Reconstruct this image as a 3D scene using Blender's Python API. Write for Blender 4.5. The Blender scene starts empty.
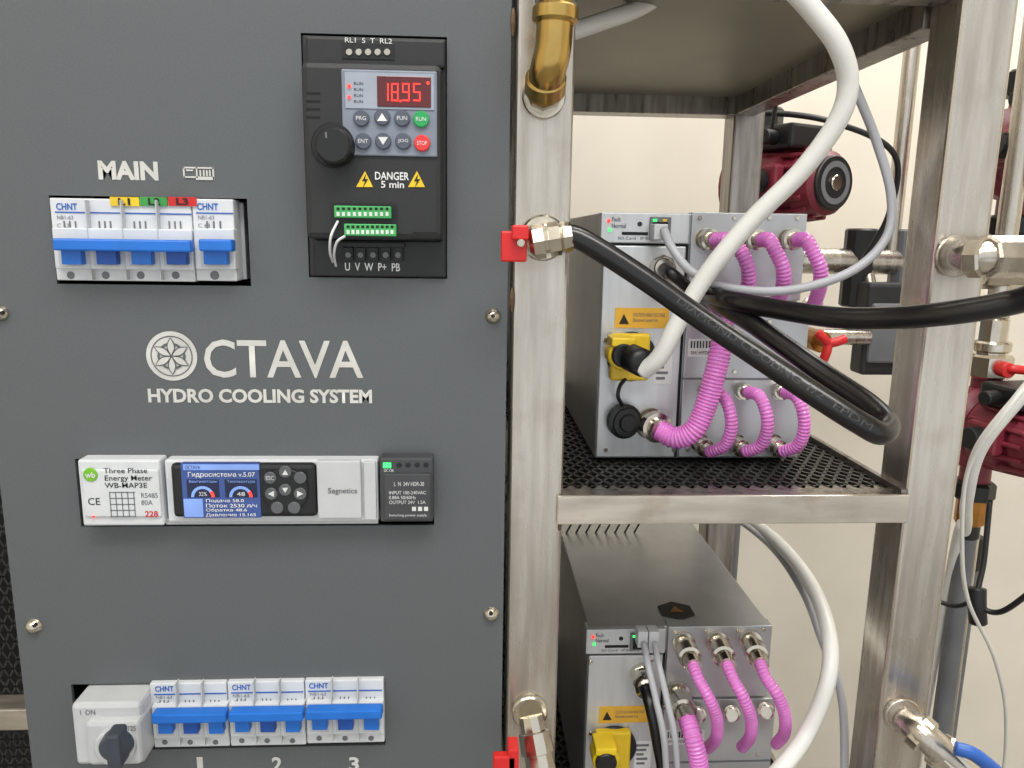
import bpy, bmesh, math, random
from mathutils import Vector, Matrix
random.seed(4)
scene=bpy.context.scene
scene.view_settings.view_transform='Standard'
# ---------------------------------------------------------------- camera
FPX=768.0
C=Vector((0,-0.512,1.30))
yaw,pitch,roll=math.radians(3.1),math.radians(10.8),math.radians(0.87)
FW=Vector((math.sin(yaw)*math.cos(pitch),math.cos(yaw)*math.cos(pitch),-math.sin(pitch)))
R0=FW.cross(Vector((0,0,1))).normalized(); U0=R0.cross(FW)
UP=U0*math.cos(roll)-R0*math.sin(roll); RT=R0*math.cos(roll)+U0*math.sin(roll)
cd=bpy.data.cameras.new('camera'); cam=bpy.data.objects.new('camera',cd); scene.collection.objects.link(cam)
M=Matrix((( RT.x,UP.x,-FW.x,C.x),(RT.y,UP.y,-FW.y,C.y),(RT.z,UP.z,-FW.z,C.z),(0,0,0,1)))
cam.matrix_world=M; cd.sensor_width=36; cd.lens=FPX*36/1024; cd.clip_start=0.01
scene.camera=cam
def U(px,py,Y=0.0):   # survey helper: photo sight-line meets vertical plane Y
    d=FW*FPX+RT*(px-512)-UP*(py-384)
    return C+d*((Y-C.y)/d.y)
def UZ(px,py,z):
    d=FW*FPX+RT*(px-512)-UP*(py-384)
    return C+d*((z-C.z)/d.z)
def mpp(p): return (p-C).dot(FW)/FPX   # metres per photo pixel at p
# ---------------------------------------------------------------- materials
def lin(c):
    return tuple(((v/255)/12.92 if v/255<=.04045 else (((v/255)+.055)/1.055)**2.4) for v in c)+(1,)
def mat(name,c,rough=.5,metal=0,var=.06,scale=40,stretch=(1,1,1),emit=0,bump=0,coat=0,trans=0,rvar=0,c2=None,sss=0,spots=None,sp=.6):
    m=bpy.data.materials.new(name); m.use_nodes=True; nt=m.node_tree; b=nt.nodes['Principled BSDF']
    b.inputs['Roughness'].default_value=rough; b.inputs['Metallic'].default_value=metal
    b.inputs['Coat Weight'].default_value=coat; b.inputs['Transmission Weight'].default_value=trans
    tc=nt.nodes.new('ShaderNodeTexCoord'); mp=nt.nodes.new('ShaderNodeMapping'); mp.inputs['Scale'].default_value=stretch
    nz=nt.nodes.new('ShaderNodeTexNoise'); nz.inputs['Scale'].default_value=scale; nz.inputs['Detail'].default_value=5
    nt.links.new(tc.outputs['Object'],mp.inputs[0]); nt.links.new(mp.outputs[0],nz.inputs['Vector'])
    cr=nt.nodes.new('ShaderNodeValToRGB'); L=lin(c)
    a=tuple(max(0,v*(1-var*2)) for v in L[:3])+(1,) if c2 is None else lin(c2)
    z=tuple(min(1,v*(1+var*2)) for v in L[:3])+(1,)
    cr.color_ramp.elements[0].color=a; cr.color_ramp.elements[1].color=z
    cr.color_ramp.elements[0].position=.3; cr.color_ramp.elements[1].position=.7
    nt.links.new(nz.outputs[0],cr.inputs[0]); outc=cr.outputs[0]
    if spots:   # second, coarser layer of stains
        n2=nt.nodes.new('ShaderNodeTexNoise'); n2.inputs['Scale'].default_value=26; n2.inputs['Detail'].default_value=7
        nt.links.new(tc.outputs['Object'],n2.inputs['Vector'])
        r2=nt.nodes.new('ShaderNodeValToRGB'); r2.color_ramp.elements[0].position=.54; r2.color_ramp.elements[1].position=.72
        r2.color_ramp.elements[1].color=(sp,sp,sp,1)
        nt.links.new(n2.outputs[0],r2.inputs[0])
        mx=nt.nodes.new('ShaderNodeMix'); mx.data_type='RGBA'; nt.links.new(r2.outputs[0],mx.inputs['Factor'])
        nt.links.new(outc,mx.inputs['A']); mx.inputs['B'].default_value=lin(spots); outc=mx.outputs['Result']
    nt.links.new(outc,b.inputs['Base Color'])
    if sss: b.inputs['Subsurface Weight'].default_value=sss; b.inputs['Subsurface Scale'].default_value=.004
    if rvar:
        mr=nt.nodes.new('ShaderNodeMapRange'); mr.inputs[3].default_value=max(.05,rough-rvar); mr.inputs[4].default_value=rough+rvar
        nt.links.new(nz.outputs[0],mr.inputs[0]); nt.links.new(mr.outputs[0],b.inputs['Roughness'])
    if bump:
        bp=nt.nodes.new('ShaderNodeBump'); bp.inputs['Strength'].default_value=bump; bp.inputs['Distance'].default_value=.0005
        nt.links.new(nz.outputs[0],bp.inputs['Height']); nt.links.new(bp.outputs[0],b.inputs['Normal'])
    if emit:
        nt.links.new(cr.outputs[0],b.inputs['Emission Color']); b.inputs['Emission Strength'].default_value=emit
    return m
PANEL=mat('painted_panel_grey',(91,95,97),.42,0,.05,900,bump=.05)
STEEL=mat('tube_steel',(206,200,190),.27,.92,.04,18,(6,6,.5),rvar=.08,c2=(178,170,159),spots=(164,152,138),sp=.45)
STEELD=mat('mill_steel',(158,152,145),.3,.88,.08,18,(6,6,.6),rvar=.1,c2=(112,105,98),spots=(104,96,88),sp=.5)
BAR=mat('shelf_bar_steel',(208,199,186),.32,.75,.04,18,(1,5,5),rvar=.1,c2=(180,171,158),spots=(150,134,114))
SHEET=mat('galvanised_sheet',(190,192,194),.33,.6,.04,30)
SHEET2=mat('brushed_front_sheet',(208,210,212),.34,.4,.03,200,(1,1,.1))
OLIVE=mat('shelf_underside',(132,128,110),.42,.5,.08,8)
NICK=mat('nickel',(205,198,184),.2,1,.04,60)
BRASS=mat('brass',(196,164,96),.24,1,.08,40,spots=(150,118,66))
COPP=mat('bronze_brass',(170,120,60),.35,1,.08,60)
BLK=mat('black_plastic',(24,25,27),.42,0,.05,200)
BLKM=mat('matt_black_plastic',(38,39,41),.55,0,.05,500,bump=.1)
RUB=mat('black_rubber_hose',(13,13,15),.3,0,.05,80,coat=.2)
DARK=mat('dark_interior',(22,22,23),.8)
MESHM=mat('black_mesh_steel',(66,65,63),.35,.6,.1,60)
WHT=mat('white_plastic',(214,217,220),.42,0,.02,60)
LGR=mat('light_grey_plastic',(196,198,200),.45,0,.02,60)
WCAB=mat('white_cable_jacket',(226,225,220),.38,0,.02,30)
GCAB=mat('grey_cable_jacket',(176,177,182),.42,0,.03,30)
BLUE=mat('breaker_blue',(28,112,208),.35,0,.04,60)
BLUED=mat('breaker_blue_dark',(22,80,168),.4)
BLUET=mat('print_blue',(20,90,180),.5)
RED=mat('red_handle',(208,36,36),.38)
YEL=mat('yellow_plastic',(236,200,40),.4)
YELL=mat('yellow_label',(232,180,60),.5)
GRN=mat('terminal_green',(70,175,95),.4)
PINK=mat('magenta_hose',(218,126,204),.26,0,.06,60,coat=.4,sss=.25)
PRINT=mat('light_print',(206,205,200),.5)
GPR=mat('grey_print',(110,112,116),.5)
BPR=mat('black_print',(25,25,25),.5)
HPR=mat('hose_print',(62,62,63),.5)
WPR=mat('white_print',(225,226,226),.5)
MAROON=mat('maroon_cast_iron',(120,36,52),.42,0,.1,40)
LREDE=mat('led_red',(255,50,40),.5,emit=2.2)
DISP=mat('display_red_dark',(90,12,18),.2,coat=.5)
LGRN=mat('led_green',(60,240,110),.5,emit=1.5)
LCD=mat('lcd_blue',(40,66,128),.25,emit=.35,coat=.5)
LCDL=mat('lcd_light_blue',(120,150,215),.3,emit=.4)
LCDD=mat('lcd_dark',(18,28,60),.3,emit=.2)
KEYP=mat('keypad_grey',(128,136,150),.45)
WALL=mat('wall_paint',(238,231,217),.7,0,.02,6)
FLOORM=mat('floor_vinyl',(150,146,140),.6,0,.06,12)
PVC=mat('grey_pipe',(108,110,114),.45,0,.06,20)
# ---------------------------------------------------------------- builders
def grp(name,loc=(0,0,0)):
    e=bpy.data.objects.new(name,None); e.location=loc; e.empty_display_size=.02
    scene.collection.objects.link(e); return e
def fin(me,name,parent,m,smooth=False):
    o=bpy.data.objects.new(name,me); scene.collection.objects.link(o)
    me.materials.append(m)
    if smooth:
        for p in me.polygons: p.use_smooth=True
    if parent is not None:
        o.parent=parent; o.matrix_parent_inverse=Matrix.Translation(-Vector(parent.location))
    return o
def box(g,name,x0,x1,y0,y1,z0,z1,m,bev=0,seg=2):
    bm=bmesh.new(); bmesh.ops.create_cube(bm,size=1)
    for v in bm.verts:
        v.co=Vector((x0+(v.co.x+.5)*(x1-x0),y0+(v.co.y+.5)*(y1-y0),z0+(v.co.z+.5)*(z1-z0)))
    if bev:
        bmesh.ops.bevel(bm,geom=bm.edges[:],offset=bev,segments=seg,profile=.5,affect='EDGES')
    bmesh.ops.recalc_face_normals(bm,faces=bm.faces)
    me=bpy.data.meshes.new(name); bm.to_mesh(me); bm.free()
    return fin(me,name,g,m)
def rect(x1,y1,x2,y2,Y):
    xa=(U(x1,y1,Y).x+U(x1,y2,Y).x)/2; xb=(U(x2,y1,Y).x+U(x2,y2,Y).x)/2
    zt=(U(x1,y1,Y).z+U(x2,y1,Y).z)/2; zb=(U(x1,y2,Y).z+U(x2,y2,Y).z)/2
    return xa,xb,zb,zt
SH=[0.0]   # current z shift for repeated machines
def pbox(g,name,x1,y1,x2,y2,Yf,Yb,m,bev=0):
    a,b,c,d=rect(x1,y1,x2,y2,Yf); s=SH[0]
    return box(g,name,a,b,Yf,Yb,c+s,d+s,m,bev)
def lathe(g,name,p0,p1,prof,m,n=28,smooth=True):
    p0=Vector(p0);p1=Vector(p1); ax=(p1-p0); q=ax.normalized()
    a=q.orthogonal().normalized(); b=q.cross(a)
    vs=[];fs=[]
    for t,r in prof:
        for i in range(n):
            th=2*math.pi*i/n
            vs.append(p0+ax*t+(a*math.cos(th)+b*math.sin(th))*r)
    for k in range(len(prof)-1):
        for i in range(n):
            j=(i+1)%n; fs.append((k*n+i,k*n+j,(k+1)*n+j,(k+1)*n+i))
    fs.append(tuple(range(n-1,-1,-1))); fs.append(tuple((len(prof)-1)*n+i for i in range(n)))
    me=bpy.data.meshes.new(name); me.from_pydata(vs,[],fs); 
    bm=bmesh.new(); bm.from_mesh(me); bmesh.ops.recalc_face_normals(bm,faces=bm.faces)
    if smooth:
        for e in bm.edges:
            if len(e.link_faces)==2 and e.calc_face_angle(0)>.6: e.smooth=False
    bm.to_mesh(me); bm.free()
    return fin(me,name,g,m,smooth)
def cyl(g,name,p0,p1,r,m,n=28,r2=None,ch=.12):
    r2=r if r2 is None else r2
    L=(Vector(p1)-Vector(p0)).length; c=min(ch*min(r,r2),L*.2)
    return lathe(g,name,p0,p1,[(0,r-c),(c/L,r),(1-c/L,r2),(1,r2-c)],m,n,n>8)
def pcyl(g,name,x,y,Yf,Yb,rpx,m,n=24,r2=None):
    p=U(x,y,Yf)+Vector((0,0,SH[0])); k=mpp(U(x,y,Yf)); q=Vector((p.x,Yb,p.z))
    return cyl(g,name,p,q,rpx*k,m,n,None if r2 is None else r2*k)
def spline(pts,res=10):
    P=[Vector(p) for p in pts]; P=[P[0]*2-P[1]]+P+[P[-1]*2-P[-2]]; out=[]
    for i in range(1,len(P)-2):
        a,b,c,d=P[i-1],P[i],P[i+1],P[i+2]
        for k in range(res):
            t=k/res
            out.append(.5*((2*b)+(c-a)*t+(2*a-5*b+4*c-d)*t*t+(3*b-a-3*c+d)*t**3))
    out.append(P[-2]); return out
def tube(g,name,pts,r,m,n=14,res=10,rings=0,sm=True,amp=.075):
    S=spline(pts,res) if len(pts)>2 else [Vector(p) for p in pts]
    if rings:
        L=sum((S[i+1]-S[i]).length for i in range(len(S)-1)); N=int(L/rings*6)
        out=[];acc=0;i=0;seg=(S[1]-S[0]).length
        for k in range(N+1):
            t=L*k/N
            while t>acc+seg and i<len(S)-2: acc+=seg;i+=1;seg=(S[i+1]-S[i]).length
            out.append(S[i].lerp(S[i+1],min(1,(t-acc)/seg)))
        S=out
    vs=[];fs=[]; T=(S[1]-S[0]).normalized(); a=T.orthogonal().normalized()
    for i,p in enumerate(S):
        T2=(S[min(i+1,len(S)-1)]-S[max(i-1,0)]).normalized()
        a=(a-T2*a.dot(T2)).normalized(); b=T2.cross(a)
        rr=r*(1+amp*math.cos(2*math.pi*i/6)) if rings else r
        for j in range(n):
            th=2*math.pi*j/n; vs.append(p+(a*math.cos(th)+b*math.sin(th))*rr)
    for i in range(len(S)-1):
        for j in range(n):
            k=(j+1)%n; fs.append((i*n+j,i*n+k,(i+1)*n+k,(i+1)*n+j))
    fs.append(tuple(range(n-1,-1,-1))); fs.append(tuple((len(S)-1)*n+i for i in range(n)))
    me=bpy.data.meshes.new(name); me.from_pydata(vs,[],fs); me.update()
    return fin(me,name,g,m,sm)
def V(*l):
    return [U(*t)+Vector((0,0,SH[0])) for t in l]
def textmesh(name,body,off):
    cu=bpy.data.curves.new(name,'FONT'); cu.body=body; cu.size=1; cu.offset=off; cu.resolution_u=3
    t=bpy.data.objects.new('tmp',cu); scene.collection.objects.link(t)
    dg=bpy.context.evaluated_depsgraph_get(); dg.update()
    me=bpy.data.meshes.new_from_object(t.evaluated_get(dg)); bpy.data.objects.remove(t)
    xs=[v.co.x for v in me.vertices]; ys=[v.co.y for v in me.vertices]
    for v in me.vertices: v.co=Vector(((v.co.x-min(xs))/(max(xs)-min(xs)+1e-9),(v.co.y-min(ys))/(max(ys)-min(ys)+1e-9),0))
    me.materials.clear(); me.name=name
    return me
def ptext(g,name,body,x1,y1,x2,y2,Y,m,off=0.0):
    me=textmesh(name,body,off)
    a,b,c,d=rect(x1,y1,x2,y2,Y); s=SH[0]
    for v in me.vertices: v.co=Vector((a+v.co.x*(b-a),Y,c+v.co.y*(d-c)+s))
    return fin(me,name,g,m)
def hosetext(g,name,body,pts,r,s0,s1,h,m):
    """jacket print wrapped on the hose between path distances s0..s1 (metres)"""
    S=spline(pts,14); me=textmesh(name,body,.0)
    D=[0]
    for i in range(len(S)-1): D.append(D[-1]+(S[i+1]-S[i]).length)
    for v in me.vertices:
        s=s0+v.co.x*(s1-s0); i=max(k for k in range(len(D)-1) if D[k]<=s)
        p=S[i].lerp(S[i+1],(s-D[i])/(D[i+1]-D[i])); T=(S[i+1]-S[i]).normalized()
        f=Vector((0,-1,.15)); f=(f-T*f.dot(T)).normalized(); u=T.cross(f); u=u if u.z>0 else -u
        th=(v.co.y-.5)*h/r
        v.co=p+(f*math.cos(th)+u*math.sin(th))*(r+.00035)
    return fin(me,name,g,m)
def poly(g,name,pts,Y,m,th=.0004):
    P=[U(x,y,Y)+Vector((0,0,SH[0])) for x,y in pts]
    vs=P+[Vector((p.x,Y+th,p.z)) for p in P]; n=len(P)
    fs=[tuple(range(n)),tuple(range(2*n-1,n-1,-1))]+[(i,i+n,(i+1)%n+n,(i+1)%n) for i in range(n)]
    me=bpy.data.meshes.new(name); me.from_pydata(vs,[],fs)
    bm=bmesh.new(); bm.from_mesh(me); bmesh.ops.recalc_face_normals(bm,faces=bm.faces); bm.to_mesh(me); bm.free()
    return fin(me,name,g,m)
# ---------------------------------------------------------------- room
box(None,'floor',-2.2,2.6,-2.5,1.1,-.05,0,FLOORM)
box(None,'wall_back',-2.2,2.6,1.0,1.1,0,2.8,WALL)
box(None,'wall_right',2.6,2.7,-2.5,1.1,0,2.8,WALL)
box(None,'wall_left',-2.3,-2.2,-2.5,1.1,0,2.8,WALL)
box(None,'ceiling',-2.2,2.6,-2.5,1.1,2.8,2.85,WALL)
# ---------------------------------------------------------------- control cabinet
XPL=U(16,624).x; XPR=U(506,400).x; ZT=1.62; ZB=.55
cab=grp('control_cabinet',((XPL+XPR)/2,.1,ZB))
holes=[rect(305,35,447,278,0),rect(53,197,249,285,0),rect(78,459,434,526,0),rect(74,682,385,748,0)]
xs=sorted({XPL,XPR}|{h[0] for h in holes}|{h[1] for h in holes}); zs=sorted({ZB,ZT}|{h[2] for h in holes}|{h[3] for h in holes})
bm=bmesh.new(); vd={}
def gv(x,z):
    if (x,z) not in vd: vd[(x,z)]=bm.verts.new((x,0,z))
    return vd[(x,z)]
for i in range(len(xs)-1):
    for j in range(len(zs)-1):
        cx=(xs[i]+xs[i+1])/2; cz=(zs[j]+zs[j+1])/2
        if any(h[0]<cx<h[1] and h[2]<cz<h[3] for h in holes): continue
        bm.faces.new((gv(xs[i],zs[j]),gv(xs[i+1],zs[j]),gv(xs[i+1],zs[j+1]),gv(xs[i],zs[j+1])))
r=bmesh.ops.extrude_face_region(bm,geom=bm.faces[:])
for v in r['geom']:
    if isinstance(v,bmesh.types.BMVert): v.co.y=.003
bmesh.ops.recalc_face_normals(bm,faces=bm.faces)
me=bpy.data.meshes.new('front_plate'); bm.to_mesh(me); bm.free(); fin(me,'front_plate',cab,PANEL)
box(cab,'back_plate',XPL,XPR,.16,.165,ZB,ZT,DARK)
box(cab,'side_left',XPL,XPL+.003,.003,.16,ZB,ZT,PANEL); box(cab,'side_right',XPR-.003,XPR,.003,.16,ZB,ZT,PANEL)
box(cab,'base',XPL,XPR,.003,.16,ZB,ZB+.003,PANEL); box(cab,'top',XPL,XPR,.003,.16,ZT-.003,ZT,PANEL)
box(cab,'leg_1',XPL+.01,XPL+.04,.1,.13,0,ZB,STEELD); box(cab,'leg_2',XPR-.04,XPR-.01,.1,.13,0,ZB,STEELD)
for i,(x,y) in enumerate([(1,313),(493,316),(34,626),(491,614)]):
    p=U(x,y); k=mpp(p)
    lathe(cab,f'bolt_{i+1}',p,p+Vector((0,-.005,0)),[(0,8*k),(.1,8*k),(.3,7*k),(.7,5.4*k),(1,2*k)],NICK)
    pcyl(cab,f'bolt_socket_{i+1}',x,y,-.0055,-.003,2.2,BLK,6)
ptext(cab,'print_main','MAIN',98,161,158,180,-.0004,PRINT,.045)
ptext(cab,'print_brand','CTAVA',204,340,363,378,-.0004,PRINT,.01)
ptext(cab,'print_tagline','HYDRO COOLING SYSTEM',148,389,372,403,-.0004,PRINT,.035)
for i,(x,t) in enumerate([(200,'1'),(277,'2'),(354,'3')]): ptext(cab,f'print_num_{i+1}',t,x-5 if i else x-3,757,x+5 if i else x+3,771,-.0004,PRINT,.03)
for i,(a,b,c,d) in enumerate([(183,167,184.6,178),(183,167,214,168.6),(183,176.5,214,178),(212.5,167,214,180),(196,167,197.4,178),(199.5,170,201,176),(203,170,204.5,176),(206,170,207.5,176),(209,170,210.5,176),(186,169.5,193,171),(196,178,214,180)]):
    pbox(cab,f'icon_bar_{i}',a,b,c,d,-.0006,0,PRINT)
lc=U(172,356); k=mpp(lc); R=25*k
def ring(g,name,cx,cz,r0,r1,Y,m,n=48,a0=0,a1=2*math.pi,th=.0004):
    vs=[];fs=[]
    for i in range(n+1):
        t=a0+(a1-a0)*i/n
        for r_ in (r0,r1): vs.append((cx+r_*math.cos(t),Y,cz+r_*math.sin(t)))
    for i in range(n): fs.append((2*i,2*i+1,2*i+3,2*i+2))
    me=bpy.data.meshes.new(name); me.from_pydata(vs,[],fs); return fin(me,name,g,m)
ring(cab,'logo_disc',lc.x,lc.z,0.0001,R,-.0005,PRINT)
ring(cab,'logo_ring',lc.x,lc.z,R*.78,R*.82,-.0008,PANEL)
def petal(g,name,cx,cz,r,a,w,m,Y,inset=0.0):
    vs=[];N=10
    d=Vector((math.cos(a),0,math.sin(a))); nrm=Vector((-math.sin(a),0,math.cos(a)))
    for s,rng in ((1,range(N+1)),(-1,range(N-1,0,-1))):
        for i in rng:
            t=i/N; vs.append(Vector((cx,Y,cz))+d*(r*(inset+t*(1-2*inset)))+nrm*(s*w*math.sin(math.pi*t)))
    me=bpy.data.meshes.new(name); me.from_pydata(vs,[],[tuple(range(len(vs)))]); fin(me,name,g,m)
for i in range(6):
    a=math.pi/6+i*math.pi/3
    petal(cab,f'logo_petal_edge_{i}',lc.x,lc.z,R*.76,a,R*.17,PANEL,-.0009)
    petal(cab,f'logo_petal_{i}',lc.x,lc.z,R*.76,a,R*.12,PRINT,-.0011,.07)
    a2=a+math.pi/6
    petal(cab,f'logo_outer_{i}',lc.x+R*.5*math.cos(a2)-R*.2*math.cos(a2+math.pi/2),lc.z+R*.5*math.sin(a2)-R*.2*math.sin(a2+math.pi/2),R*.4,a2+math.pi/2,R*.05,PANEL,-.0010)
# ---------------------------------------------------------------- drive
g=grp('variable_frequency_drive',U(375,277,.03))
pbox(g,'rear_body',306,37,446,277,.0,.13,BLKM,.001)
pbox(g,'top_section',306,38,445,66,-.006,.03,BLKM,.0015)
pbox(g,'front_cover',303,62,442,240,-.022,.03,BLKM,.004)
pbox(g,'terminal_recess_upper',342,44,394,59,-.0066,-.004,BLK)
ptext(g,'terminal_text','RL1  S  T  RL2',345,38,392,43,-.0065,WPR)
for i in range(5):
    pcyl(g,f'relay_screw_{i}',349+i*9.5,52,-.0075,-.006,3.4,NICK,12)
pbox(g,'lower_tray',314,240,446,277,-.003,.03,BLK,.001)
pbox(g,'lower_ridge',340,243,404,247,-.008,.0,BLKM)
for i in range(5):
    pbox(g,f'power_slot_{i}',343+i*12.5,247,353+i*12.5,261,-.006,.0,BLKM,.0006)
    pcyl(g,f'power_screw_{i}',348+i*12.5,255,-.008,-.004,3.0,GPR,12)
ptext(g,'power_text','U  V  W  P+  PB',345,263,400,271,-.0034,WPR,.01)
pbox(g,'keypad_plate',342,70,437,156,-.0236,-.02,KEYP,.0008)
pbox(g,'display_bezel',345,73,434,109,-.0242,-.02,mat('keypad_band',(158,166,180),.4))
pbox(g,'display_window',377,76,431,107,-.0248,-.02,DISP,.0004)
# seven segment digits
def seg7(g,name,ch,x,y,w,h,Y,m):
    S={'1':'bc','2':'abged','8':'abcdefg','9':'abcdfg','5':'afgcd'}[ch]; t=1.5
    R_={'a':(x,y,x+w,y+t),'b':(x+w-t,y,x+w,y+h/2),'c':(x+w-t,y+h/2,x+w,y+h),'d':(x,y+h-t,x+w,y+h),'e':(x,y+h/2,x+t,y+h),'f':(x,y,x+t,y+h/2),'g':(x,y+h/2-t/2,x+w,y+h/2+t/2)}
    for s in S:
        a,b,c,d=R_[s]; pbox(g,f'{name}_{s}',a+.25,b+.25,c-.25 if c-a>2 else c,d-.25 if d-b>2 else d,Y,Y+.0003,m)
for i,(ch,x) in enumerate(zip('1895',(381,391,402,413))): seg7(g,f'digit_{i+1}',ch,x,83,7.5,18,-.0252,LREDE)
pcyl(g,'decimal_point',400.3,101,-.0252,-.0245,1.1,LREDE,10)
pcyl(g,'status_led_1',349,86,-.0252,-.024,1.8,LREDE,10); pcyl(g,'status_led_2',428,83,-.0254,-.024,1.6,LREDE,10); pcyl(g,'status_led_3',349,97,-.0252,-.024,1.6,LREDE,10)
for i,y in enumerate((82,88,94,100)): ptext(g,f'status_text_{i}','RUN',354,y,363,y+3,-.0244,BPR)
bt=mat('button_blue_grey',(84,90,104),.4); btg=mat('button_green',(40,165,90),.4); btr=mat('button_red',(225,60,60),.4)
for i,(x,y,m,t) in enumerate([(361,118,bt,'PRG'),(382,117,bt,None),(402,118,bt,'FUN'),(421,119,btg,'RUN'),(363,141,bt,'ENT'),(383,141,bt,None),(403,141,bt,'JOG'),(422,143,btr,'STOP')]):
    pcyl(g,f'button_{i+1}',x,y,-.0258,-.023,8,m,24)
    if t: ptext(g,f'button_text_{i+1}',t,x-5,y-2,x+5,y+2,-.0262,WPR)
    else:
        s=1 if i==1 else -1
        poly(g,f'button_arrow_{i+1}',[(x-5,y+4*s),(x+5,y+4*s),(x,y-4*s)],-.0262,WPR)
pcyl(g,'knob_base',333,145,-.024,-.02,22,BLK,40); pcyl(g,'knob',332.5,145,-.036,-.023,18,BLK,40,19.5)
pbox(g,'knob_mark',325,132,327,138,-.0363,-.035,GPR)
ptext(g,'danger_text','DANGER',375,172,409,180,-.0225,WPR,.015); ptext(g,'danger_text_2','5 min',381,181,404,188,-.0225,WPR,.015)
for i,x in enumerate((365,417)):
    poly(g,f'warning_triangle_{i}',[(x-9,187),(x+8,187),(x,171)],-.0226,YEL)
    poly(g,f'warning_bolt_{i}',[(x+1,174),(x-3,181),(x,181),(x-2,187),(x+3,179),(x,179)],-.0230,BPR)
pbox(g,'control_board',331,203,397,238,-.0224,-.0,BLK)
for j,(xa,xb,ya,yb) in enumerate([(334,391,206,218),(344,396,224,236)]):
    pbox(g,f'green_terminal_{j}',xa,ya,xb,yb,-.028,-.02,GRN,.0005)
    n=10
    for i in range(n):
        x=xa+4+(xb-xa-8)*i/(n-1); pbox(g,f'pin_{j}_{i}',x-1.4,yb-6,x+1.4,yb-2,-.0284,-.027,WPR)
        pbox(g,f'slot_{j}_{i}',x-1.4,ya+1.5,x+1.4,ya+4,-.0284,-.027,DARK)
tube(g,'wire_1',V((338,221,-.026),(331,236,-.03),(330,252,-.024),(333,262,-.01)),.0008,WPR)
tube(g,'wire_2',V((345,236,-.028),(337,242,-.027),(334,254,-.022),(336,266,-.01)),.0008,WPR)
pbox(g,'vent_slot',413,232,438,238,-.0225,-.02,DARK)
for i in range(4): pbox(g,f'side_vent_{i}',306,92+i*8,320,94+i*8,-.0223,-.02,DARK)
# ---------------------------------------------------------------- breakers
def breaker(x1,x2,y1,y2,n,dy=0):
    H=y2-y1; g=grp('circuit_breaker',U((x1+x2)/2,y2,.02)); w=(x2-x1)/n
    pbox(g,'housing',x1,y1,x2,y2,-.004,.05,WHT,.0008)
    pbox(g,'raised_front',x1+.4,y1+.36*H,x2-.4,y1+.86*H,-.009,.0,WHT,.0008)
    for i in range(1,n): pbox(g,f'pole_gap_{i}',x1+w*i-.5,y1+1,x1+w*i+.5,y2-1,-.0094,-.003,LGR)
    for i in range(n):
        a=x1+w*i
        pbox(g,f'toggle_slot_{i+1}',a+w*.16,y1+.60*H,a+w*.84,y1+.82*H,-.0096,-.008,LGR)
        pbox(g,f'toggle_{i+1}',a+w*.22,y1+.56*H,a+w*.80,y1+.80*H,-.015,-.009,BLUED if i%2 else BLUE,.0006)
        pcyl(g,f'terminal_{i+1}',a+w*.5,y1+.93*H,-.0044,-.003,w*.11,GPR,14)
        for q in range(3): pbox(g,f'diagram_{i+1}_{q}',a+w*(.3+q*.16),y1+.27*H,a+w*(.34+q*.16),y1+.36*H,-.0045,-.003,GPR)
    pbox(g,'tie_bar',x1-1 if n>1 else x1+w*.1,y1+.49*H,x2-w*.08,y1+.64*H,-.021,-.012,BLUE,.0012)
    ptext(g,'brand_print','CHNT',x1+3,y1+.05*H,x1+min(24,w*.85),y1+.135*H,-.0044,BLUET,.02)
    pbox(g,'print_line',x1+2,y1+.165*H,x2-2,y1+.18*H,-.0044,-.003,BLUET)
    ptext(g,'model_print','NB1-63',x1+4,y1+.2*H,x1+min(20,w*.8),y1+.25*H,-.0044,GPR)
    ptext(g,'rating_print','C 63',x1+4,y1+.3*H,x1+min(16,w*.7),y1+.35*H,-.0044,GPR)
    return g
g=breaker(53,193,199,281,4)
for i,(a,b,c,t) in enumerate([(110,139,YEL,'L1'),(140,167,mat('tag_green',(60,150,70),.5),'L2'),(168,196,RED,'L3')]):
    pbox(g,f'phase_tag_{i}',a,197,b,206,-.0052,-.003,c); ptext(g,f'phase_text_{i}',t,a+8,198,a+20,205,-.0056,BPR,.03)
breaker(194,235,199,281,1)
breaker(152,228,683,747,3); breaker(229,305,681.5,745.5,3); breaker(306,384,680,743,3)
g=grp('din_rail',U(150,240,.06)); pbox(g,'rail',50,225,250,255,.051,.06,STEELD)
g=grp('blanking_plate',U(241,279,.03)); pbox(g,'spacer',238,203,245,279,.01,.045,LGR)
g=grp('rotary_isolator_switch',U(112,765,.02))
pbox(g,'housing',73,704,142,765,-.022,.05,LGR,.003)
pbox(g,'cover_step',86,722,140,766,-.028,-.0,LGR,.003)
ptext(g,'marking','NH2-125',112,726,136,731,-.0284,GPR); ptext(g,'marking_on','I  ON',80,710,95,715,-.0224,GPR)
pcyl(g,'dial',113,750,-.034,-.026,20,LGR,32)
pcyl(g,'knob_hub',113,750,-.042,-.033,15,mat('dark_grey_knob',(70,76,86),.4),28,16)
pbox(g,'knob_grip',105,736,120,770,-.054,-.04,mat('dark_grey_grip',(60,66,76),.4),.002)
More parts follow.
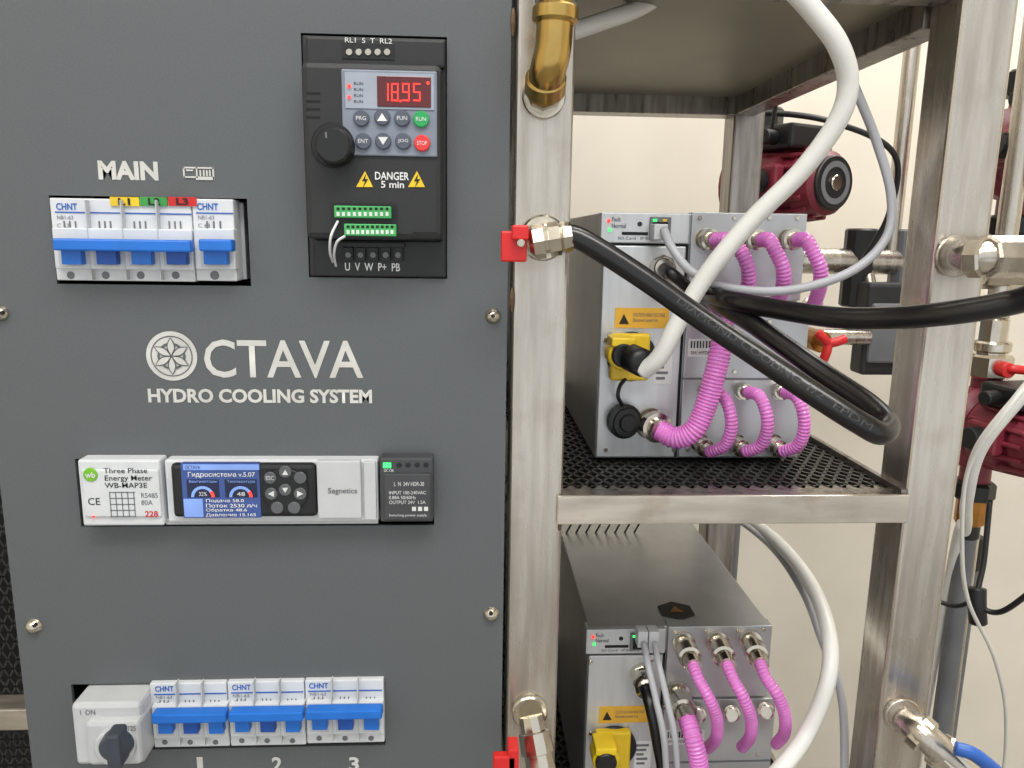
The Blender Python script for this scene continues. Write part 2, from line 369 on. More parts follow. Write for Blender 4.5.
# ---------------------------------------------------------------- energy meter
g=grp('energy_meter',U(120,526,.02))
pbox(g,'housing',80,460,162,526,-.012,.045,WHT,.0015)
pbox(g,'front_step',83,470,160,517,-.0135,-.01,WHT,.0008)
pcyl(g,'logo_badge',90,475,-.0142,-.013,7,mat('badge_green',(120,190,40),.5),24); ptext(g,'logo_text','wb',85,472,95,478,-.0146,WPR,.02)
ptext(g,'title_print','Three Phase\nEnergy Meter\nWB-MAP3E',104,468,152,488,-.0138,BPR,.004)
for i in range(5): pbox(g,f'grid_h_{i}',110,492+i*6,135,492.8+i*6,-.0138,-.013,GPR)
for i in range(5): pbox(g,f'grid_v_{i}',110+i*6,492,110.8+i*6,517,-.0138,-.013,GPR)
ptext(g,'ce_print','CE',88,498,100,505,-.0138,BPR); ptext(g,'addr_text','228',145,511,158,517,-.0138,RED,.02); ptext(g,'spec_text','RS485\n80A',141,493,158,505,-.0138,GPR)
pcyl(g,'led',93,517,-.0142,-.013,1.2,LREDE,10)
# ---------------------------------------------------------------- controller
g=grp('heating_controller',U(270,522,.02))
pbox(g,'housing',166,460,378,522,-.010,.045,WHT,.0015)
pbox(g,'terminal_shelf',166,518,378,524,-.006,.03,LGR)
pbox(g,'black_front',171,464,316,518,-.016,-.009,BLK,.003)
pbox(g,'right_cover',317,461,361,519,-.0145,-.009,LGR,.001)
pbox(g,'connector_strip',364,462,376,520,-.013,-.009,LGR,.0006)
ptext(g,'maker_text','Segnetics',328,488,357,495,-.0149,GPR,.01)
pbox(g,'lcd',182,463.5,260,518,-.0166,-.012,LCD,.0004)
pbox(g,'lcd_header',183,464.5,259,470,-.0169,-.016,LCDL); ptext(g,'lcd_header_text','OCTAVA',185,465.5,200,469.3,-.0172,LCDD)
ptext(g,'lcd_title','Гидросистема v.5.07',188,472,255,478,-.0170,WPR,.01)
for i,(x,cl) in enumerate([(203,LREDE),(241,LGRN)]):
    p=U(x,497,-.0171); k=mpp(p); pbox(g,f'gauge_bg_{i}',x-16,479.5,x+16,497.5,-.0169,-.016,LCDD)
    ptext(g,f'gauge_name_{i}','Вентиляторы' if i==0 else 'Температура',x-14,480,x+14,483.4,-.0173,LCDL)
    ring(g,f'gauge_arc_{i}',p.x,p.z,8.5*k,11.5*k,-.0173,LCDL,20,0.6,math.pi)
    ring(g,f'gauge_arc_hot_{i}',p.x,p.z,8.5*k,11.5*k,-.0173,LREDE,12,0,.6)
    ptext(g,f'gauge_text_{i}','32%' if i==0 else '48',x-4,492,x+4,496,-.0174,WPR)
for i,t in enumerate(['Подача 58.0','Поток 2530 л/ч','Обратка 48.6','Давление 15.165']):
    ptext(g,f'lcd_line_{i}',t,206,499+i*4.7,(244,257,247,256)[i],502.8+i*4.7,-.0170,WPR,.01)
pbox(g,'lcd_picture',184,499,203,517,-.0169,-.016,LCDL)
pcyl(g,'keypad_dial',285,491,-.0175,-.015,23,BLK,40)
KG=mat('key_grey',(92,94,98),.4)
for i,(x,y) in enumerate([(270,478),(285,472),(300,478),(271,494),(285,490),(300,494),(277,508),(294,508)]):
    pcyl(g,f'key_{i+1}',x,y,-.0185,-.017,6.2,KG,18)
poly(g,'arrow_up',[(282,475),(288,475),(285,470)],-.0189,WPR); poly(g,'arrow_dn',[(282,488),(288,488),(285,493)],-.0189,WPR)
ptext(g,'esc','ESC',266,476,274,480,-.0189,WPR); poly(g,'arrow_l',[(274,491),(274,497),(268,494)],-.0189,WPR); poly(g,'arrow_r',[(297,491),(297,497),(303,494)],-.0189,WPR)
g=grp('din_power_supply',U(407,522,.02)); PS=mat('psu_grey',(66,67,70),.4)
pbox(g,'housing',380,458,433,522,-.012,.045,PS,.0012); pbox(g,'face_step',384,474,431,520,-.0145,-.01,PS,.0008)
pbox(g,'led',383,463,391,468,-.0128,-.011,LGRN); ptext(g,'led_text','DC OK',384,469,394,472,-.0124,WPR)
for i in range(4): pcyl(g,f'terminal_{i}',399+i*9,465,-.0126,-.011,2.6,BLK,12)
ptext(g,'spec','INPUT 100-240VAC\n0.88A 50/60Hz\nOUTPUT 24V  1.5A',389,491,426,504,-.0149,WPR)
ptext(g,'spec_2','Switching power supply',389,514,427,517,-.0149,WPR); ptext(g,'spec_3','L  N  24V HDR-30',394,482,424,486,-.0149,WPR)
for i in range(3): pbox(g,f'symbol_{i}',412+i*6,507,416+i*6,511,-.0149,-.014,WPR)
# ---------------------------------------------------------------- rack
XL0=U(511,384).x; W=U(566,384).x-XL0; XL1=XL0+W; XR0=U(919,384).x; XR1=XR0+W; YB=.42
zs1=U(730,494).z; zbar=.021
rack=grp('steel_rack',((XL0+XR1)/2,.2,0))
def post(name,x,y,m=STEEL):
    box(rack,name,x,x+W,y,y+W,0.02,1.9,m,.003,3)
    box(rack,name+'_foot',x-.01,x+W+.01,y-.01,y+W+.01,0,.02,STEELD)
post('post_1',XL0,0); post('post_2',XR0,0); post('post_3',XL0,YB,STEELD); post('post_4',XR0-.005,YB,STEELD)
def lattice(g,name,x0,x1,y0,y1,z,sp,r,ang,m):
    bm=bmesh.new()
    for s in (1,-1):
        d=Vector((math.cos(ang)*s,math.sin(ang))); nrm=Vector((-d.y,d.x)); cx,cy=(x0+x1)/2,(y0+y1)/2
        L=(x1-x0)+(y1-y0)
        for i in range(-int(L/sp),int(L/sp)+1):
            o=Vector((cx,cy))+nrm*(i*sp); t0,t1=-9,9
            for (p,v,a,b) in ((o.x,d.x,x0,x1),(o.y,d.y,y0,y1)):
                ta,tb=(a-p)/v,(b-p)/v
                if ta>tb: ta,tb=tb,ta
                t0=max(t0,ta);t1=min(t1,tb)
            if t1-t0<.004: continue
            a=o+d*t0;b=o+d*t1;q=nrm*r
            vv=[bm.verts.new((p.x,p.y,zz)) for zz in (z,z-2*r) for p in (a-q,a+q,b+q,b-q)]
            for f in ((0,1,2,3),(7,6,5,4),(0,4,5,1),(1,5,6,2),(2,6,7,3),(3,7,4,0)): bm.faces.new([vv[k] for k in f])
    bmesh.ops.recalc_face_normals(bm,faces=bm.faces)
    me=bpy.data.meshes.new(name); bm.to_mesh(me); bm.free(); return fin(me,name,g,m)
XBL=U(557,494).x
def shelf(i,z):
    box(rack,f'shelf_{i}_front_bar',XBL,XR0+.001,-.004,-.0005,z-zbar,z,BAR,.0008)
    box(rack,f'shelf_{i}_front_ledge',XL1,XR0,-.0005,.022,z-.004,z-.001,STEELD)
    box(rack,f'shelf_{i}_rear_bar',XL1,XR0,YB-.003,YB,z-zbar,z+.002,STEELD)
    box(rack,f'shelf_{i}_side_left',XL0+.004,XL0+.008,W,YB,z-zbar,z,STEELD)
    box(rack,f'shelf_{i}_side_right',XR0-.004,XR0,.0,YB,z-.016,z+.003,STEELD)
    box(rack,f'shelf_{i}_deck',XL0+.008,XR0-.004,W,YB-.003,z-.012,z-.005,DARK)
    box(rack,f'shelf_{i}_deck_front',XL1,XR0-.004,-.0005,W,z-.012,z-.005,DARK)
    lattice(rack,f'shelf_{i}_mesh',XL1-.03,XR0-.004,.016,YB-.003,z-.001,.0088,.0012,math.radians(58),MESHM)
shelf(1,zs1)
Yf=UZ(640,459,zs1).y
zt1=U(603,212,Yf).z; zt2=U(600,627,Yf).z; Hm=zt1-zs1
shelf(2,zt2-Hm)
zt=U(725,115,YB).z; zt_up=U(718,93,YB).z
box(rack,'top_rear_beam',XL1,XR0,YB,YB+.03,zt,zt_up,STEELD,.001)
box(rack,'top_right_beam',XR0-.004,XR0+.02,W,YB,zt,zt_up,STEELD,.001)
box(rack,'top_left_beam',XL0+.0,XL0+.03,W,YB,zt,zt_up,STEELD,.001)
box(rack,'top_front_beam',XL1,XR0,0.0,.03,zt+.012,zt_up+.012,STEELD,.001)
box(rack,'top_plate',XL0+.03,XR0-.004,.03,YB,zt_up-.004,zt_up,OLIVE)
WELD=mat('weld_discolour',(120,96,74),.5,.6,.2,120)
for i,(x,y) in enumerate([(513,22),(560,520),(512,300)]):
    p=U(x,y,-.0003)
    lathe(rack,f'weld_bead_{i}',p+Vector((0,0,.008)),p-Vector((0,0,.008)),[(0,.0006),(.2,.0014),(.5,.0017),(.8,.0013),(1,.0005)],WELD,10)
# ---------------------------------------------------------------- hydro miners
XM0=U(603,230,Yf).x; XM1=U(804,230,Yf).x
def fitting(g,name,x,y,dy0,dy1,rpx,end=None):
    a=U(x,y,Yf+dy0)+Vector((0,0,SH[0])); k=mpp(a)
    b=Vector((a.x,Yf+dy1,a.z)) if end is None else Vector(end)
    r=rpx*k
    lathe(g,name,a,b,[(0,r*1.05),(.18,r*1.05),(.19,r*.8),(.4,r*.8),(.41,r),(.68,r),(.7,r*.75),(1,r*.7)],NICK,20)
    return b
def miner(shift):
    SH[0]=shift; g=grp('hydro_computing_server',((XM0+XM1)/2,Yf+.2,zs1+shift))
    z0=zs1+shift; z1=zt1+shift
    box(g,'chassis',XM0,XM1,Yf+.001,Yf+.34,z0+.0005,z1,SHEET,.0012)
    pbox(g,'control_strip',601,213,689,243,Yf-.004,Yf+.01,SHEET2,.0006)
    pbox(g,'psu_front',600,246,680,457,Yf-.003,Yf+.01,SHEET2,.0008)
    pbox(g,'manifold_cover_upper',690,213,804,300,Yf-.003,Yf+.01,SHEET,.0006)
    pbox(g,'manifold_cover_lower',683,303,804,457,Yf-.003,Yf+.01,SHEET,.0006)
    pbox(g,'manifold_seam',683,378,804,380,Yf-.0035,Yf,GPR)
    pbox(g,'seam_v',680.5,246,682.5,457,Yf-.0005,Yf+.002,DARK); pbox(g,'seam_h',601,243.5,689,245.5,Yf-.0005,Yf+.002,DARK)
    for i,(x,y) in enumerate([(606,252),(674,252),(606,450),(674,450),(688,310),(799,310),(688,450),(606,340),(700,218),(735,218),(770,218),(798,218),(740,322),(770,322),(735,372),(790,372)]):
        pcyl(g,f'screw_{i}',x,y,Yf-.0045,Yf-.002,2.2,NICK,12)
    pbox(g,'sd_slot',622,232,648,235,Yf-.0045,Yf,DARK); ptext(g,'strip_text','SD Card   IP Report',618,237,660,240.5,Yf-.0044,BPR)
    ptext(g,'led_text','Fault\nNormal',612,217,626,228,Yf-.0044,BPR); 
    pcyl(g,'led_fault',609,221,Yf-.005,Yf-.003,1.8,LREDE,10); pcyl(g,'led_normal',610,230,Yf-.005,Yf-.003,1.8,LGRN,10)
    pcyl(g,'reset_button',640,224,Yf-.0048,Yf-.003,2.4,BLK,12)
    pbox(g,'ethernet_jack',650,217,671,238,Yf-.006,Yf+.0,GPR,.0004); pbox(g,'ethernet_hole',653,222,668,236,Yf-.0063,Yf,DARK)
    pbox(g,'jack_led_1',653,219,657,221.5,Yf-.0065,Yf,LGRN); pbox(g,'jack_led_2',663,219,667,221.5,Yf-.0065,Yf,YEL)
    pbox(g,'warning_label',615,308,669,328,Yf-.0036,Yf,YELL); poly(g,'label_triangle',[(619,324),(629,324),(624,314)],Yf-.0040,BPR)
    ptext(g,'label_text','CAUTION HIGH VOLTAGE\nDisconnect power first',633,313,665,323,Yf-.0040,GPR)
    pbox(g,'barcode_label',688,339,731,357,Yf-.0036,Yf,WPR)
    for i in range(13): pbox(g,f'bar_{i}',691+i*3,341,692+i*3+random.random(),348,Yf-.004,Yf,BPR)
    ptext(g,'barcode_text','SN: HYDRO 2023-1',691,351,727,354.5,Yf-.004,BPR)
    pbox(g,'qr_label',654,352,672,384,Yf-.0036,Yf,WPR)
    for i in range(5): pbox(g,f'qr_row_{i}',656,355+i*5.5,670-(i*3)%7,357.5+i*5.5,Yf-.004,Yf,GPR)
    pcyl(g,'connector_flange',632,357,Yf-.007,Yf-.002,25,BLK,32)
    pbox(g,'connector_plate',611,334,650,381,Yf-.012,Yf-.004,YEL,.002)
    pcyl(g,'connector_barrel',624,356,Yf-.03,Yf-.01,15.5,YEL,28)
    pcyl(g,'connector_lock',624,356,Yf-.034,Yf-.028,12,BLK,28)
    pbox(g,'connector_latch',612,338,636,347,Yf-.032,Yf-.01,YEL,.0012)
    a=U(622,420,Yf-.006); a.z+=shift; k=mpp(a)
    lathe(g,'dust_cap',a,a+Vector((.003,-.012,0)),[(0,17*k),(.5,17.5*k),(.6,14*k),(.8,14*k),(.82,9*k),(1,8*k)],BLK,30)
    tube(g,'cap_strap',V((622,405,Yf-.012),(618,396,Yf-.018),(620,386,Yf-.016),(626,378,Yf-.01)),.0016,BLK)
    pcyl(g,'gland_nut',664,268,Yf-.01,Yf-.002,13,NICK,8); pcyl(g,'gland_body',664,268,Yf-.02,Yf-.002,10,NICK,24)
    return g
def hose(g,i,pts,r=.0052,m=PINK):
    return tube(g,f'hose_{i}',V(*pts),r,m,18,12,rings=.0027)
g=miner(0.0); Y=Yf
n=0
tube(g,'gland_cable',V((664,268,Y-.018),(672,274,Y-.034),(684,284,Y-.03),(697,296,Y-.012)),.0045,BLK)
for i,(x,e) in enumerate([(704,736),(751,771),(787,808)]):
    fitting(g,f'outlet_{i}',x,239,0,-.022,10.5,U(x+11,240,Y-.02))
    n+=1; hose(g,n,[(x+10,240,Y-.018),((x+e)/2+8,240,Y-.032),(e+4,250,Y-.038),(e+12,268,Y-.040),(e+12,286,Y-.034),(e+7,302,Y-.018)])
    fitting(g,f'inlet_{i}',e+3,306,0,-.022,9,U(e+7,303,Y-.018))
for i,(x,xt) in enumerate([(706,704),(742,740),(779,777)]):
    fitting(g,f'lower_outlet_{i}',xt+2,392,0,-.022,8,U(xt+8,392,Y-.018))
    n+=1; hose(g,n,[(xt+8,392,Y-.018),(xt+19,396,Y-.03),(xt+26,412,Y-.036),(xt+27,430,Y-.036),(xt+20,446,Y-.030),(x+2,452,Y-.02)],.0047)
    fitting(g,f'lower_inlet_{i}',x-8,441,0,-.022,9,U(x+3,452,Y-.02))
fitting(g,'main_inlet',648,422,0,-.03,15,U(662,431,Y-.026))
hose(g,20,[(660,430,Y-.026),(676,438,Y-.034),(694,430,Y-.04),(706,405,Y-.04),(716,370,Y-.04),(722,340,Y-.036),(722,315,Y-.028),(718,300,Y-.004)],.0082)
dz=zt2-zt1; g=miner(dz); SH[0]=0; n=30
for i,(x,y,e,f) in enumerate([(682,640,716,738),(716,639,750,737),(749,638,784,734)]):
    fitting(g,f'outlet_{i}',x,y,0,-.03,11,U(x+12,y+27,Y-.045))
    n+=1; hose(g,n,[(x+11,y+25,Y-.044),(x+17,y+40,Y-.055),(e-6,f-38,Y-.062),(e+1,f-18,Y-.058),(e,f,Y-.045),(e-8,f+10,Y-.02)],.0046)
    fitting(g,f'inlet_{i}',e-18,f-26,0,-.02,8,U(e-18,f-22,Y-.016))
fitting(g,'main_outlet',676,690,0,-.03,12,U(688,722,Y-.05))
n+=1; hose(g,n,[(687,719,Y-.05),(693,738,Y-.062),(699,765,Y-.066),(700,800,Y-.06),(690,830,Y-.03)],.0072)
cx,cy=UZ(676,611,zt2).x,UZ(676,611,zt2).y
bmh=bmesh.new(); bmesh.ops.create_cone(bmh,cap_ends=True,segments=6,radius1=.017,radius2=.017,depth=.0006)
bmesh.ops.translate(bmh,verts=bmh.verts,vec=(cx,cy,zt2+.0004)); me=bpy.data.meshes.new('hex_sticker'); bmh.to_mesh(me); bmh.free(); fin(me,'hex_sticker',g,BPR)
bmh=bmesh.new(); bmesh.ops.create_cone(bmh,cap_ends=True,segments=3,radius1=.007,radius2=.007,depth=.0004)
bmesh.ops.translate(bmh,verts=bmh.verts,vec=(cx,cy,zt2+.001)); me=bpy.data.meshes.new('sticker_mark'); bmh.to_mesh(me); bmh.free(); fin(me,'sticker_mark',g,COPP)
# ---------------------------------------------------------------- cables
g=grp('power_cable',U(640,370,Y-.03))
tube(g,'gland',V((630,357,Y-.034),(645,364,Y-.045)),.0105,BLK,20)
tube(g,'jacket',V((642,372,Y-.044),(660,356,Y-.052),(682,315,Y-.055),(710,270,Y-.06),(752,220,Y-.068),(802,170,Y-.08),(838,120,Y-.09),(848,82,Y-.095),(838,45,Y-.1),(812,10,Y-.1),(775,-30,Y-.1)),.0066,WCAB,20)
g=grp('network_cable',U(661,232,Y-.01))
pbox(g,'plug',654,224,668,240,Y-.02,Y-.006,LGR,.0008)
tube(g,'jacket',V((664,230,Y-.02),(672,248,Y-.035),(692,272,Y-.045),(730,288,Y-.05),(790,290,Y-.05),(850,272,Y-.05),(886,238,Y-.05),(891,195,Y-.045),(876,140,Y-.04),(856,90,Y-.04),(835,40,Y-.03),(815,-20,Y-.03)),.0033,GCAB,12)
g=grp('power_cable',U(620,757,Y-.03))
tube(g,'jacket',V((742,515,.36),(775,540,.22),(808,580,.12),(828,630,.06),(828,680,.03),(806,735,.02),(775,775,.0),(720,830,.0)),.0064,WCAB,20)
g=grp('network_cable',U(652,645,Y-.01))
tube(g,'jacket_rear',V((728,512,.38),(770,545,.22),(802,590,.13),(822,640,.09),(842,700,.06),(845,800,.04)),.0035,GCAB,12)
for i,x in enumerate((644,655)):
    pbox(g,f'plug_{i}',x-6,632,x+4,648,Y-.018,Y-.006,LGR,.0006)
    tube(g,f'jacket_{i}',V((x,644,Y-.02),(x+4,665,Y-.045),(x+12,700,Y-.06),(x+20,740,Y-.065),(x+24,800,Y-.06)),.0026,GCAB,12)
g=grp('black_power_lead',U(644,680,Y-.02))
tube(g,'gland',V((642,672,Y-.002),(646,690,Y-.03)),.0085,NICK,20)
tube(g,'jacket',V((645,686,Y-.03),(652,710,Y-.045),(658,740,Y-.05),(664,775,Y-.05),(668,830,Y-.04)),.0055,RUB,14)
# ---------------------------------------------------------------- valve + hoses
g=grp('ball_valve',U(543,240,0))
pcyl(g,'post_flange',543,238,-.006,0,23,NICK,32)
pcyl(g,'stub',543,238,-.03,-.004,14,NICK,24)
a,b=V((529,243,-.034),(572,236,-.036)); k=mpp(a)
lathe(g,'valve_body',a,b,[(0,11*k),(.1,17*k),(.35,18*k),(.36,13*k),(.45,13*k),(.46,17*k),(.72,17*k),(.73,14*k),(.8,16*k),(1,14*k)],NICK,8)
pbox(g,'handle_plate',501,231,527,262,-.040,-.034,RED,.0012); pbox(g,'handle_tab',512,225,529,240,-.045,-.034,RED,.0012)
pcyl(g,'handle_screw',521,243,-.047,-.038,4,NICK,12)
g=grp('coolant_hose',U(570,236,-.03))
HA=V((556,237,-.036),(580,239,-.038),(640,276,-.045),(700,318,-.055),(760,358,-.07),(820,398,-.09),(860,423,-.10),(880,433,-.10),(887,424,-.088),(868,404,-.07),(830,378,-.045),(790,350,-.02),(750,322,.01),(720,304,.04),(708,297,Y-.01))
tube(g,'hose_run',HA,.0069,RUB,20)
hosetext(g,'jacket_print','DIAMOND COOLING 1/2" EPDM',HA,.0069,.085,.215,.0038,HPR)
g=grp('coolant_hose',U(705,298,.04))
HB=V((700,288,Y-.006),(722,298,.03),(765,307,0),(830,317,-.04),(890,318,-.07),(950,313,-.10),(1010,303,-.12),(1080,285,-.14),(1180,280,-.1))
tube(g,'hose_run',HB,.0068,RUB,20)
g=grp('brass_elbow',U(546,98,0))
pcyl(g,'flange',544,96,-.004,0,22,NICK,30); pcyl(g,'nut',544,92,-.016,-.003,18,NICK,8)
tube(g,'elbow',V((545,88,-.012),(546,80,-.024),(549,66,-.032),(553,48,-.034),(555,20,-.034)),.0108,BRASS,24)
a,b=V((555,24,-.034),(556,6,-.034)); cyl(g,'collar',a,b,.0136,BRASS,24)
a,b=V((556,6,-.034),(557,-60,-.034)); cyl(g,'hex_body',a,b,.0125,NICK,8)
a,b=V((545,92,-.016),(546,76,-.026)); cyl(g,'elbow_collar',a,b,.0125,BRASS,24)
g=grp('ball_valve',U(531,720,0))
pcyl(g,'post_flange',530,714,-.005,0,18,NICK,30)
a,b=V((531,716,-.008),(545,790,-.03)); k=mpp(a)
lathe(g,'valve_body',a,b,[(0,12*k),(.2,13*k),(.22,16*k),(.5,17*k),(.52,14*k),(1,16*k)],NICK,10)
pbox(g,'handle',493,757,516,790,-.045,-.038,RED,.0012); pbox(g,'handle_tab',508,750,519,770,-.045,-.03,RED,.001)
g=grp('pipe_union',U(957,257,0))
pcyl(g,'flange',957,256,-.004,0,21,STEEL,30)
a,b=V((957,256,-.003),(972,257,-.02)); cyl(g,'stub',a,b,.0105,STEEL,24)
tube(g,'nipple',V((960,256,-.008),(976,257,-.024),(1020,257,-.030),(1090,257,-.03)),.0102,STEEL,24)
a,b=V((968,257,-.018),(986,257,-.027)); cyl(g,'nut',a,b,.0135,NICK,8)
a,b=V((988,257,-.028),(1070,257,-.03)); cyl(g,'hex_coupling',a,b,.0135,STEEL,8)
g=grp('ball_valve',U(905,716,0))
pcyl(g,'flange',903,716,-.004,0,18,STEEL,30)
tube(g,'nipple',V((904,718,-.002),(925,736,-.02),(960,768,-.03),(1000,800,-.035)),.0105,STEEL,24)
a,b=V((915,727,-.012),(928,739,-.02)); cyl(g,'nut',a,b,.0135,NICK,8)
a,b=V((938,748,-.022),(985,792,-.034)); cyl(g,'valve_body',a,b,.0145,NICK,8)
BL=mat('blue_handle',(40,90,170),.4)
tube(g,'lever',V((955,748,-.045),(975,755,-.05),(1000,775,-.052)),.005,BL,10)
# ---------------------------------------------------------------- pumps and pipework behind
def pump(x,y,Yp,s,rot=0,top=BLK):
    p=U(x,y,Yp); k=mpp(p)*s; g=grp('circulation_pump',p)
    def P(a,b,c): return p+Vector((a*k,c*k,b*k))
    lathe(g,'motor_housing',P(0,0,-62),P(0,0,30),[(0,28*k),(.05,33*k),(.3,36*k),(.32,33*k),(.5,34*k),(.52,40*k),(.9,44*k),(1,36*k)],MAROON,32)
    for i in range(14):
        a=2*math.pi*i/14; cyl(g,f'rib_{i}',P(35*math.cos(a),35*math.sin(a),-50),P(42*math.cos(a),42*math.sin(a),20),3*k,MAROON,8)
    lathe(g,'volute',P(0,0,25),P(0,0,60),[(0,42*k),(.3,52*k),(.7,52*k),(1,38*k)],MAROON,32)
    cyl(g,'front_cap',P(0,0,-66),P(0,0,-60),28*k,BLK,32); cyl(g,'cap_centre',P(0,0,-69),P(0,0,-64),8*k,NICK,20)
    ring(g,'name_ring',p.x,p.z,16*k,22*k,p.y-66.6*k,GPR,32)
    cyl(g,'port_upper',P(0,30,42),P(0,68,42),17*k,MAROON,20); cyl(g,'port_lower',P(0,-30,42),P(0,-72,42),17*k,MAROON,20)
    cyl(g,'union_nut_upper',P(0,60,42),P(0,88,42),24*k,top,8); cyl(g,'union_nut_lower',P(0,-66,42),P(0,-88,42),24*k,BLK,8)
    box(g,'terminal_box',p.x-34*k,p.x+24*k,p.y-34*k,p.y+16*k,p.z+36*k,p.z+62*k,BLK,4*k)
    box(g,'selector_box',p.x-50*k,p.x-34*k,p.y-30*k,p.y+10*k,p.z-14*k,p.z+20*k,MAROON,4*k)
    cyl(g,'selector_knob',P(-64,2,-10),P(-48,2,-10),13*k,BLK,20)
    cyl(g,'cable_gland',P(-34,48,-10),P(-54,48,-14),8*k,BLK,14)
    g.rotation_euler=(0,0,rot)
    q=p+Vector((-42*k*math.sin(rot),42*k*math.cos(rot),0))
    return g,p,k,q
g1,p1,k1,q1=pump(785,186,.62,.9,math.radians(26))
g=grp('pump_cable',p1)
tube(g,'supply_lead',[p1+Vector((-50*k1,10*k1,50*k1)),p1+Vector((-74*k1,-20*k1,66*k1)),p1+Vector((-40*k1,-30*k1,72*k1)),p1+Vector((20*k1,-60*k1,60*k1)),p1+Vector((88*k1,-60*k1,30*k1)),p1+Vector((100*k1,-40*k1,-30*k1)),p1+Vector((84*k1,-20*k1,-85*k1))],.004,BLK)
g=grp('water_pipe',(q1.x,q1.y,0)); py=q1.y
cyl(g,'riser_lower',(q1.x,py,0),(q1.x,py,p1.z-86*k1),.014,PVC); cyl(g,'riser_upper',(q1.x,py,p1.z+86*k1),(q1.x,py,2.8),.014,STEEL)
zc=U(850,262,.62).z
cyl(g,'manifold',(q1.x-.1,py-.0,zc),(q1.x+.95,py,zc),.02,STEEL)
for i,xx in enumerate((U(858,270,py).x,U(905,270,py).x)):
    cyl(g,f'tee_{i}',(xx,py,zc+.05),(xx,py,zc-.07),.024,BLK if i==0 else PVC,10)
xx=U(911,60,py).x; cyl(g,'riser_second',(xx,py,zc),(xx,py,2.8),.012,STEEL)
xx=U(858,330,py).x
box(g,'pressure_box',xx-.02,xx+.07,py-.06,py-.02,zc-.17,zc-.03,BLKM,.006); box(g,'box_lid',xx-.015,xx+.065,py-.068,py-.058,zc-.15,zc-.06,PVC,.004)
cyl(g,'box_mount',(xx,py-.03,zc-.05),(xx,py-.0,zc-.0),.01,STEEL)
# valve branch hanging off the manifold
pv=U(822,342,.55)
g=grp('gate_valve',pv)
cyl(g,'body',pv+Vector((0,.06,0)),pv+Vector((0,.0,0)),.016,COPP,10); cyl(g,'stem',pv,pv+Vector((0,-.02,0)),.006,NICK)
for i in range(3): 
    a=i*math.pi*2/3+.3; d=Vector((math.cos(a),0,math.sin(a)))
    tube(g,f'handle_lobe_{i}',[pv+Vector((0,-.02,0)),pv+Vector((0,-.022,0))+d*.012,pv+Vector((0,-.02,0))+d*.024],.0065,RED,10)
cyl(g,'pipe',pv+Vector((-.05,.06,0)),pv+Vector((.1,.06,0)),.012,STEEL)
g2,p2,k2,q2=pump(1010,436,.42,.88,math.radians(8),NICK)
g=grp('water_pipe',(q2.x,q2.y,0)); px_,py_=q2.x,q2.y; zt_=p2.z+86*k2; zb_=p2.z-86*k2
cyl(g,'union_sleeve',(px_,py_,zt_),(px_,py_,zt_+.05),.017,NICK,10); cyl(g,'union_ring',(px_,py_,zt_+.005),(px_,py_,zt_+.02),.023,NICK,24)
cyl(g,'riser_upper',(px_,py_,zt_+.05),(px_,py_,2.8),.013,STEEL)
cyl(g,'brass_nut',(px_,py_,zb_-.04),(px_,py_,zb_-.0),.019,COPP,8); cyl(g,'sleeve',(px_,py_,zb_-.06),(px_,py_,zb_-.038),.015,BLK)
cyl(g,'riser_lower',(px_,py_,0),(px_,py_,zb_-.055),.013,PVC)
cyl(g,'cross_pipe',(px_-.0,py_,zt_+.11),(px_+.5,py_,zt_+.11),.016,STEEL); cyl(g,'cross_body',(px_-.03,py_,zt_+.11),(px_+.03,py_,zt_+.11),.022,NICK,10)
a=U(1006,370,py_-.035)
tube(g,'red_lever',[a,a+Vector((.01,-.008,.002)),a+Vector((.06,-.01,-.004))],.006,RED,10)
cyl(g,'red_hub',Vector((px_,py_,a.z)),Vector((a.x,a.y-.006,a.z)),.010,RED,16)
g3,p3,k3,q3=pump(1048,150,.5,.95)
g=grp('water_pipe',(q3.x,q3.y,0)); cyl(g,'riser_upper',(q3.x,q3.y,p3.z+86*k3),(q3.x,q3.y,2.8),.014,STEEL); cyl(g,'riser_lower',(q3.x,q3.y,0),(q3.x,q3.y,p3.z-86*k3),.014,STEEL)
a=U(964,600,.7); g=grp('grey_conduit',(a.x,a.y,0)); cyl(g,'conduit',(a.x,a.y,0),(a.x,a.y,a.z+.1),.016,PVC); cyl(g,'conduit_cap',(a.x,a.y,a.z+.06),(a.x,a.y,a.z+.12),.019,BLK)
fl=U(1000,800,.4)
g=grp('white_cable',(fl.x,.4,0)); tube(g,'jacket',V((1080,350,.2),(1040,372,.2),(1000,420,.2),(968,470,.22),(962,540,.24),(968,600,.26),(995,660,.3),(1006,720,.35),(1000,800,.4))+[Vector((fl.x,.4,.3)),Vector((fl.x+.02,.38,.003))],.0022,WCAB)
g=grp('white_hose',U(1000,430,.2)); fl=U(963,560,.45)
tube(g,'jacket',V((1060,350,.25),(1020,398,.25),(980,450,.27),(967,500,.3),(965,530,.36))+[Vector((fl.x,.47,fl.z)),Vector((fl.x,.5,.4)),Vector((fl.x,.5,.007))],.0068,WCAB)
g=grp('black_cable',U(985,610,.3)); tube(g,'jacket',V((990,500,.4),(984,560,.38),(978,600,.36),(1000,612,.34),(1040,585,.3)),.0035,BLK); tube(g,'jacket_2',V((930,598,.4),(955,606,.38),(975,600,.36)),.003,BLK)
tube(g,'plug',V((978,622,.36),(977,606,.36),(977,588,.365)),.011,BLK,12)
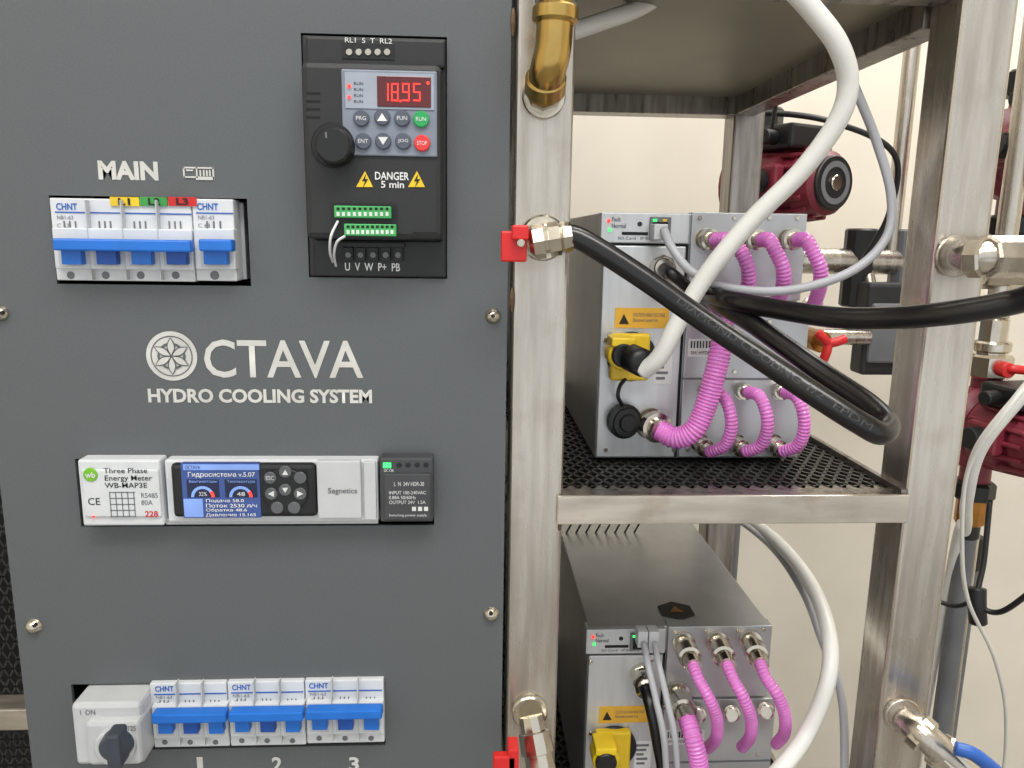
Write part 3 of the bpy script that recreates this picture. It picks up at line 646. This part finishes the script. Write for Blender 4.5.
g=grp('braided_black_cable',U(790,0,.3)); tube(g,'strand',V((785,-30,.35),(790,30,.35),(780,80,.38),(772,128,.5)),.0024,BLK,8,10,rings=.006,amp=.25)
g=grp('white_hose',U(640,0,.1)); tube(g,'jacket',V((560,35,.05),(600,22,.06),(650,2,.08),(700,-40,.1)),.006,WCAB,14)
# second rack visible past the cabinet edge
g=grp('mesh_rack',(XPL-.35,.35,0)); xr=XPL-.02
zb1=U(15,705,.3).z
box(g,'rear_sheet',xr-.8,xr+.25,.52,.525,.1,1.7,DARK)
bm=bmesh.new()
for s in (1,-1):
    for i in range(-70,71):
        x=xr-.3+i*.011
        a=Vector((x-.25*s*.6,.3,zb1-.2));b=Vector((x+.25*s*.6,.3,zb1+.4)); q=Vector((.0012,0,0))
        vv=[bm.verts.new(v) for v in (a-q,a+q,b+q,b-q)]; bm.faces.new(vv)
me=bpy.data.meshes.new('mesh_screen'); bm.to_mesh(me); bm.free(); fin(me,'mesh_screen',g,MESHM)
box(g,'cross_beam',xr-.8,xr+.12,.27,.30,zb1-.012,zb1+.014,BAR,.002); box(g,'side_post',xr-.84,xr-.8,.27,.55,0,1.8,STEEL); box(g,'side_post_2',xr+.12,xr+.16,.27,.55,0,1.5,STEELD)
# ---------------------------------------------------------------- light
w=bpy.data.worlds.new('world'); scene.world=w; w.use_nodes=True
w.node_tree.nodes['Background'].inputs[0].default_value=(.95,.98,1,1); w.node_tree.nodes['Background'].inputs[1].default_value=.98
def area(name,loc,sx,sy,e,tgt,col=(1,.99,.97)):
    l=bpy.data.lights.new(name,'AREA'); l.shape='RECTANGLE'; l.size=sx; l.size_y=sy; l.energy=e; l.color=col
    o=bpy.data.objects.new(name,l); scene.collection.objects.link(o); o.location=loc
    o.rotation_euler=(Vector(tgt)-Vector(loc)).to_track_quat('-Z','Y').to_euler(); return o
area('ceiling_lamp',(.2,-.9,2.72),1.4,.5,28,(.2,-.6,0))
area('ceiling_lamp.001',(1.0,.55,2.72),1.6,.3,30,(.9,.7,0))
area('ceiling_lamp.002',(-1.2,-1.4,2.72),1.2,.5,14,(-1.0,-1.2,0))
